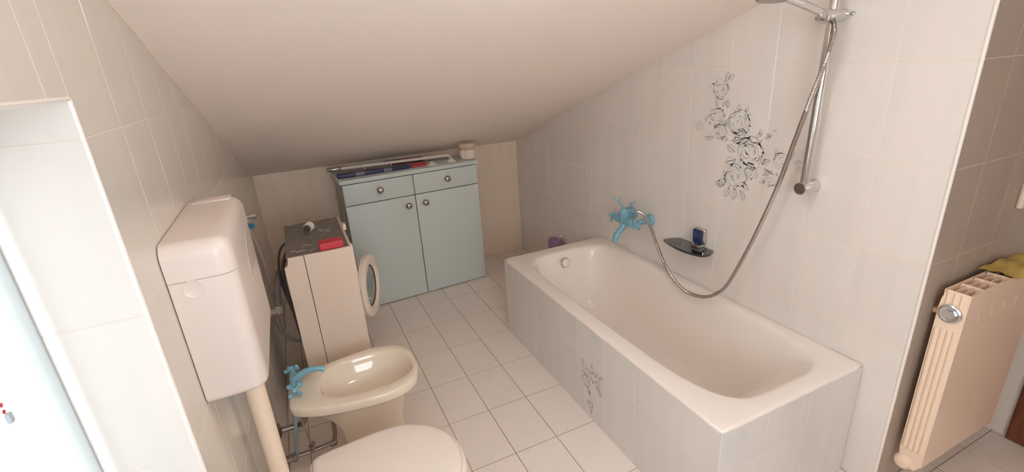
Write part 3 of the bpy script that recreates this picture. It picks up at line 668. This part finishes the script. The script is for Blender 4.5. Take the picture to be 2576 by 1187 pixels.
bm = nb(); box(bm, (-.045, .773, CT), (.436, .857, CT+.024), .004, 2, rot=rz, piv=cc); ob('case', bm, NAVY, nv_)
for x0, x1 in ((.072, .128), (.255, .31)):
    bm = nb(); box(bm, (x0, .7715, CT+.0005), (x1, .8585, CT+.0252), .003, 2, rot=rz, piv=cc); o = ob('band', bm, TAPE, nv_); o['label'] = 'grey band'
bm = nb(); box(bm, (.448, .835, CT), (.568, .868, CT+.013), .004, 2, rot=Matrix.Rotation(.15, 3, 'Z')); tag(ob('red_comb', bm, RED), 'upper of two small red sticks beside the navy case', 'stick')
bm = nb(); box(bm, (.446, .80, CT), (.556, .824, CT+.011), .004, 2, rot=Matrix.Rotation(.12, 3, 'Z')); tag(ob('red_stick', bm, RED), 'lower front one of two small red sticks beside the navy case', 'stick')
for (x, y), lb in (((.592, .783), 'white cone shaped rosette lying in the open on the cabinet top'), ((.742, .80), 'white cone shaped rosette below the curved end of the rail')):
    bm = nb(); lathe(bm, (x, y, CT), (0, 0, 1), [(0, .033), (.004, .035), (.010, .029), (.017, .017), (.023, .012), (.028, .009), (.030, 0)], 28); tag(ob('rosette', bm, WHP), lb, 'rosette', 'white rosettes on the cabinet')
pot = thing('white_pot', 'white faceted pot holding a beige sponge at the right end of the cabinet', 'pot', (.882, .835, CT))
bm = nb(); n = 8
def octo(r, z): return [Vector((.882+r*math.cos(2*PI*k/n+.39), .835+r*math.sin(2*PI*k/n+.39), z)) for k in range(n)]
loft(bm, [octo(.046, CT), octo(.056, CT+.006), octo(.066, CT+.03), octo(.068, CT+.068), octo(.064, CT+.068), octo(.062, CT+.03), octo(.05, CT+.012)]); ob('pot_body', bm, WHP, pot, 20)
bm = nb(); loft(bm, [octo(.05, CT+.014), octo(.058, CT+.04), octo(.060, CT+.068), octo(.052, CT+.076), octo(.066, CT+.090), octo(.064, CT+.112), octo(.056, CT+.118)]); tag(ob('sponge', bm, SPON, None, 20), 'beige faceted sponge sitting in the white pot on the cabinet', 'sponge')
# ---------------------------------------------------------------- purple sponge behind the tub
sp = thing('bath_sponge', 'purple bath sponge hanging on the right wall behind the far tub rim', 'sponge', (XR, .43, .30))
bm = nb(); box(bm, (1.330, .375, .205), (1.408, .495, .315), .022, 4); ob('foam', bm, PURP, sp)
bm = nb(); lathe(bm, (XR-.0005, .43, .325), (-1, 0, 0), [(0, .016), (.003, .014), (.006, .006), (.02, .005), (.022, 0)], 16); tube(bm, [(1.402, .43, .325), (1.395, .43, .318), (1.385, .43, .305)], .002, 8); ob('hook', bm, WHP, sp)
# ---------------------------------------------------------------- tub mixer tap
mx = thing('bath_mixer_tap', 'light blue wall mixer tap with cross handles and spout over the bathtub', 'tap', (XR, -.463, .715))
for y in (-.537, -.389):
    bm = nb(); lathe(bm, (XR-.0005, y, .717), (-1, 0, 0), [(0, .035), (.006, .035), (.014, .030), (.020, .018)], 28); cyl(bm, (XR-.012, y, .717), (1.302, y, .716), .0155, 20); cyl(bm, (1.325, y, .716), (1.308, y, .716), .021, 6)
    ob('wall_union', bm, BLUE, mx)
bm = nb(); lathe(bm, (1.30, -.395, .716), (0, -1, 0), [(0, .016), (.004, .022), (.03, .024), (.04, .021), (.095, .021), (.105, .024), (.135, .022), (.139, .016)], 24)
lathe(bm, (1.30, -.463, .70), (0, 0, 1), [(0, .02), (.01, .025), (.05, .026), (.062, .031), (.068, .031), (.076, .022), (.086, .018), (.09, 0)], 24)
ob('valve_body', bm, BLUE, mx)
bm = nb(); tube(bm, [(1.302, -.463, .715), (1.294, -.463, .690), (1.282, -.463, .672), (1.262, -.463, .655), (1.246, -.463, .638), (1.240, -.463, .616), (1.240, -.463, .608)], .017, 20, 6, rads=[.022, .018, .016, .0165, .017, .0172, .017]); ob('spout', bm, BLUE, mx)
bm = nb(); cyl(bm, (1.30, -.395, .716), (1.30, -.372, .716), .011, 14); cross(bm, (1.30, -.362, .716), (0, 1, 0), .027, .0062, 4, .5, .015); ob('cross_handle', bm, BLUE, mx)
bm = nb(); cyl(bm, (1.30, -.53, .716), (1.30, -.555, .716), .011, 14); cross(bm, (1.30, -.566, .716), (0, -1, 0), .027, .0062, 4, .6, .015); ob('cross_handle', bm, BLUE, mx)
bm = nb()
for s in (-1, 1):
    tube(bm, [(1.30, -.463, .785), (1.30, -.463+s*.022, .794), (1.30, -.463+s*.045, .806), (1.298, -.463+s*.058, .818)], .005, 10, 6)
    for q in (-1, 1): tube(bm, [(1.298, -.463+s*.058, .818), (1.298-q*.012, -.463+s*.062, .826), (1.298-q*.014, -.463+s*.066, .840)], .0035, 8, 5)
ob('handset_cradle', bm, BLUE, mx)
bm = nb(); cyl(bm, (1.302, -.482, .772), (1.318, -.537, .784), .009, 14); ob('diverter_outlet', bm, BLUE, mx)
bm = nb(); cyl(bm, (1.316, -.530, .7835), (1.322, -.552, .785), .0105, 8, bev=.002); ob('hose_nut', bm, CHR, mx)
# ---------------------------------------------------------------- shower rail, hand shower and hose
RX, RY0, RY1 = 1.3593, -1.400, -1.412
sr = thing('shower_rail', 'chrome vertical shower rail with lower round bracket on the right wall', 'shower rail', (XR, -1.405, 1.08))
bm = nb(); cyl(bm, (RX, RY0, 1.075), (RX, RY1, 1.80), .0145, 24); ob('rail', bm, CHR, sr)
for z, y in ((1.0815, RY0), (1.775, RY1)):
    bm = nb(); cyl(bm, (XR-.0005, y, z), (1.338, y, z), .0235, 28, bev=.002); o = ob('bracket', bm, CHR, sr)
    bm = nb(); cyl(bm, (1.3385, y, z), (1.3372, y, z), .0195, 24); ob('bracket_dark_reflection', bm, CHRD, o)  # dull dark disc painting the reflection on the bracket's front end
bm = nb(); cyl(bm, (1.305, -1.414, 1.645), (1.404, -1.414, 1.645), .0195, 26, bev=.005); o = ob('slider', bm, CHR, sr)
bm = nb(); cyl(bm, (1.300, -1.414, 1.632), (1.318, -1.414, 1.655), .021, 22, bev=.003); ob('holder_cup', bm, CHR, o)
bm = nb(); cyl(bm, (XR-.0005, -1.437, 1.648), (1.4135, -1.437, 1.648), .006, 12); ob('wall_pin', bm, CHR, sr)
hs = thing('hand_shower', 'chrome hand shower resting in the rail slider at the top edge', 'shower head', (1.25, -1.412, 1.66))
bm = nb(); tube(bm, [(1.328, -1.413, 1.645), (1.27, -1.412, 1.662), (1.20, -1.411, 1.681), (1.145, -1.410, 1.694), (1.12, -1.410, 1.699)], .012, 18, 6, rads=[.0095, .012, .0128, .0115, .011]); ob('handle', bm, CHR, hs)
bm = nb(); ax = Vector((-.10, 0, -1)).normalized(); lathe(bm, (1.075, -1.410, 1.712), ax, [(0, .0), (.001, .018), (.008, .040), (.014, .0455), (.020, .045)], 36); o = ob('head', bm, CHR, hs)
bm = nb(); lathe(bm, Vector((1.075, -1.410, 1.712))+ax*.0202, ax, [(0, .043), (.003, .042), (.004, 0)], 36); o = ob('spray_plate', bm, CHRD, o); o['label'] = 'dark spray plate'
HP = [(1.329, -1.414, 1.644), (1.336, -1.4245, 1.634), (1.338, -1.434, 1.612), (1.333, -1.438, 1.574), (1.326, -1.4256, 1.4914), (1.325, -1.4054, 1.4107), (1.325, -1.384, 1.3251), (1.325, -1.3569, 1.2126), (1.325, -1.3277, 1.0912), (1.325, -1.2814, .9399), (1.325, -1.2279, .7887), (1.325, -1.1494, .6033), (1.325, -1.0916, .5298), (1.325, -1.026, .4866), (1.325, -.9532, .4694), (1.325, -.8875, .4736), (1.325, -.8161, .5102), (1.325, -.7552, .5643), (1.325, -.697, .6436), (1.325, -.6571, .708), (1.325, -.6176, .7559), (1.325, -.585, .779), (1.3215, -.551, .785)]
hose('long chrome ribbed shower hose sagging from the hand shower to the blue mixer', HP, HOSE, .0086, 12, 26, ridge=.0013, name='shower_hose')
# ---------------------------------------------------------------- soap dish shelf
sd = thing('soap_shelf', 'small black glass soap shelf in a chrome holder on the right wall', 'soap dish', (XR, -.9, .69))
arc = cr([(1.4175, -.765, 0), (1.386, -.745, 0), (1.345, -.735, 0), (1.328, -.742, 0), (1.313, -.790, 0), (1.304, -.85, 0), (1.305, -.91, 0), (1.314, -.958, 0), (1.333, -.992, 0), (1.362, -1.002, 0), (1.395, -.992, 0), (1.4175, -.979, 0)], 6)
bm = nb()
cx_, cy_ = 1.37, -.87
def shr(d, z): return [Vector((p.x+(cx_-p.x)*d/.06, p.y+(cy_-p.y)*d/.11, z)) for p in arc]
loft(bm, [shr(.002, .673), shr(0, .675), shr(0, .682), shr(.0015, .6835)]); o = ob('glass_shelf', bm, BGLS, sd, 30)
bm = nb(); lathe(bm, (1.352, -.79, .6836), (0, 0, 1), [(0, .0), (.0002, .010), (.0012, .019), (.0016, .021), (.0005, .023)], 28)
for v in bm.verts: v.co.y = -.79 + (v.co.y+.79)*1.7; v.co.x = 1.352 + (v.co.x-1.352)*.75
ob('soap_hollow', bm, mat('smoked glass edge', (.10, .095, .09), .12), o)
bm = nb(); box(bm, (1.393, -.936, .696), (1.4188, -.871, .777), .009, 3); ob('holder', bm, CHR, sd)
bm = nb(); box(bm, (1.388, -.932, .702), (1.394, -.875, .772), .008, 3); o = ob('holder_face', bm, DBLU, sd); o['label'] = 'dark blue glossy face'
bm = nb(); box(bm, (1.375, -.93, .6825), (1.412, -.878, .699), .004); ob('shelf_clamp', bm, CHR, sd)
# ---------------------------------------------------------------- radiator on the alcove wall
ra = thing('radiator', 'cream ribbed aluminium radiator standing off the alcove wall at the right', 'radiator', (1.72, -1.85, 0))
X0, PIT, NS, yb, yf = 1.486, .0795, 6, -1.812, -1.884
ZB, ZTp = .125, .822
web = [(yb, .20), (yb-.004, ZB+.03), (yb-.016, ZB), (yf+.016, ZB), (yf+.002, ZB+.03), (yf, .20), (yf, ZTp-.03), (yf+.006, ZTp), (yb-.012, ZTp), (yb-.003, ZTp-.03), (yb, ZTp-.06)]
for i in range(NS):
    x = X0+i*PIT; bm = nb()
    prism(bm, web, 'x', x, x+.004)
    for k in range(4):
        y = yb-.006+(yf+.004-(yb-.006))*k/3; t = .003
        zt_ = ZTp-.004 if k in (1, 2) else ZTp-.001
        if k == 3:
            box(bm, (x+.0005, yf, .15), (x+PIT-.0005, yf+.005, .70)); box(bm, (x+.0005, yf, .738), (x+PIT-.0005, yf+.005, zt_)); box(bm, (x+.010, yf, .70), (x+PIT-.004, yf+.005, .738))
        else: box(bm, (x+.002, y-t/2, .17), (x+PIT, y+t/2, zt_))
    box(bm, (x+.036, yf+.004, .15), (x+.040, yb-.004, ZTp-.07))
    cyl(bm, (x+.002, -1.848, .75), (x+PIT, -1.848, .75), .024, 16); cyl(bm, (x+.002, -1.848, .165), (x+PIT, -1.848, .165), .024, 16)
    ob('radiator_section', bm, RAD, ra, 30)
bm = nb()                                     # fluted end: ribs and top lugs
for k in range(4):
    y = yb-.012-(yb-yf-.024)*k/3
    cyl(bm, (X0+.0035, y, .205), (X0+.0035, y, .69), .0092, 16)
for k in range(3): cyl(bm, (X0+.001, yb-.018-.018*k, .775), (X0+.001, yb-.018-.018*k, ZTp-.006), .006, 10)
lathe(bm, (X0+.001, -1.847, .748), (-1, 0, 0), [(0, .034), (.003, .033), (.004, .028)], 28)
ob('end_ribs', bm, RAD, ra)
bm = nb(); lathe(bm, (X0-.003, -1.847, .748), (-1, 0, 0), [(0, .029), (.003, .031), (.006, .030), (.009, .025), (.007, .020), (.007, 0)], 32)
cyl(bm, (X0-.010, -1.847, .748), (X0-.016, -1.847, .748), .015, 6); cyl(bm, (X0-.010, -1.845, .770), (X0-.017, -1.845, .772), .006, 12); o = ob('valve_cap', bm, mat('brushed plug metal', (.62, .62, .62), .3, 1.0), ra); o['label'] = 'round chrome plug'
bm = nb(); lathe(bm, (X0+.002, -1.832, .140), (-1, 0, 0), [(0, .029), (.006, .028), (.010, .024), (.013, .023), (.016, .019), (.016, 0)], 28); ob('end_plug', bm, RAD, ra)
for i in (0, NS-1):
    bm = nb(); x = X0+PIT*(i+.5); box(bm, (x-.012, yb-.01, .72), (x+.012, YE-.0005, .735)); box(bm, (x-.008, yb-.012, .70), (x+.008, yb-.006, .735)); ob('wall_hook', bm, RAD, ra)
bm = nb(); nu, nv = 20, 10; Rr = []; rg = random.Random(4)
for i in range(nu+1):
    row = []
    for j in range(nv+1):
        f = j/nv; x = 1.700+.036*(f*f)+(2.03-1.71)*i/nu+.010*math.sin(f*5); y = yb+.006+(yf-.012-yb-.006)*f
        z = ZTp+.009+.004*math.sin(i*.9+j*.3)+.003*math.sin(j*1.4+i*.35)-(.010*max(0, f-.85)/.15)
        if i > 15: z -= .10*((i-15)/5)**1.5*1.0
        row.append((x, y, z))
    Rr.append(row)
loft(bm, Rr, False, False, closed=False); bmesh.ops.solidify(bm, geom=list(bm.faces), thickness=.005)
tag(ob('floor_cloth', bm, YEL), 'yellow cloth draped over the top of the radiator', 'cloth')
# hook bar on the alcove wall
hk = thing('towel_bar', 'cream towel bar bracket on the alcove wall above the yellow cloth', 'towel bar', (1.9, YE, 1.05))
bm = nb(); tube(bm, [(1.886, YE-.010, 1.086), (1.886, YE-.010, 1.008)], .010, 14, smooth=False); ob('bracket', bm, WMW, hk)
bm = nb(); cyl(bm, (1.886, YE-.016, 1.052), (2.10, YE-.030, 1.052), .008, 14); ob('bar', bm, WMW, hk)
bm = nb(); tube(bm, [(2.10, YE-.010, 1.086), (2.10, YE-.010, 1.008)], .010, 14, smooth=False); cyl(bm, (2.10, YE-.008, 1.052), (2.10, YE-.034, 1.052), .006, 10); ob('bracket', bm, WMW, hk)
ds = thing('door_stop', 'small black door stop low on the white wall under the radiator end', 'door stop', (XA, -1.815, .045))
bm = nb(); box(bm, (XA-.020, -1.836, .028), (XA-.0005, -1.796, .066), .004, 2); ob('block', bm, BLK, ds)
bm = nb(); lathe(bm, (XA-.020, -1.816, .047), (-1, 0, 0), [(0, .011), (.004, .010), (.006, 0)], 16); ob('buffer', bm, RUB, ds)
# brown door on the far right wall
bm = nb(); box(bm, (XA-.022, -1.985, .004), (XA-.0005, -1.890, 2.12), .006, 2); dr1 = struct('door_1', bm, WOOD)
bm = nb(); box(bm, (XA-.014, -2.75, .008), (XA-.0005, -1.987, 2.05), .003); struct('door_leaf', bm, WOOD, parent=dr1)
bm = nb(); box(bm, (XA-.022, -2.848, .004), (XA-.0005, -2.753, 2.12), .006); struct('door_jamb', bm, WOOD, parent=dr1)

# opal fill lamp added just above the frame to brighten the room
FILL_LAMP = 18.0
OPAL = mat('fill lamp opal glass', (.9, .88, .84), .3)
OPAL.node_tree.nodes['Principled BSDF'].inputs['Emission Color'].default_value = (1.0, .99, .97, 1)
OPAL.node_tree.nodes['Principled BSDF'].inputs['Emission Strength'].default_value = FILL_LAMP
lx, ly = .38, -1.60
ln = Vector((0, -SL, -1)).normalized(); lc = Vector((lx, ly, zc(ly)))
lamp = thing('added_fill_lamp', 'added fill lamp with round opal dome on the sloping ceiling, out of view', 'lamp', lc)
bm = nb(); lathe(bm, lc, ln, [(.0005, .125), (.03, .125), (.034, .118)], 32); ob('fill_lamp_base', bm, WHP, lamp)
bm = nb(); lathe(bm, lc, ln, [(.034, .140), (.05, .144), (.075, .136), (.095, .110), (.110, .066), (.116, 0)], 36); ob('fill_lamp_dome', bm, OPAL, lamp)
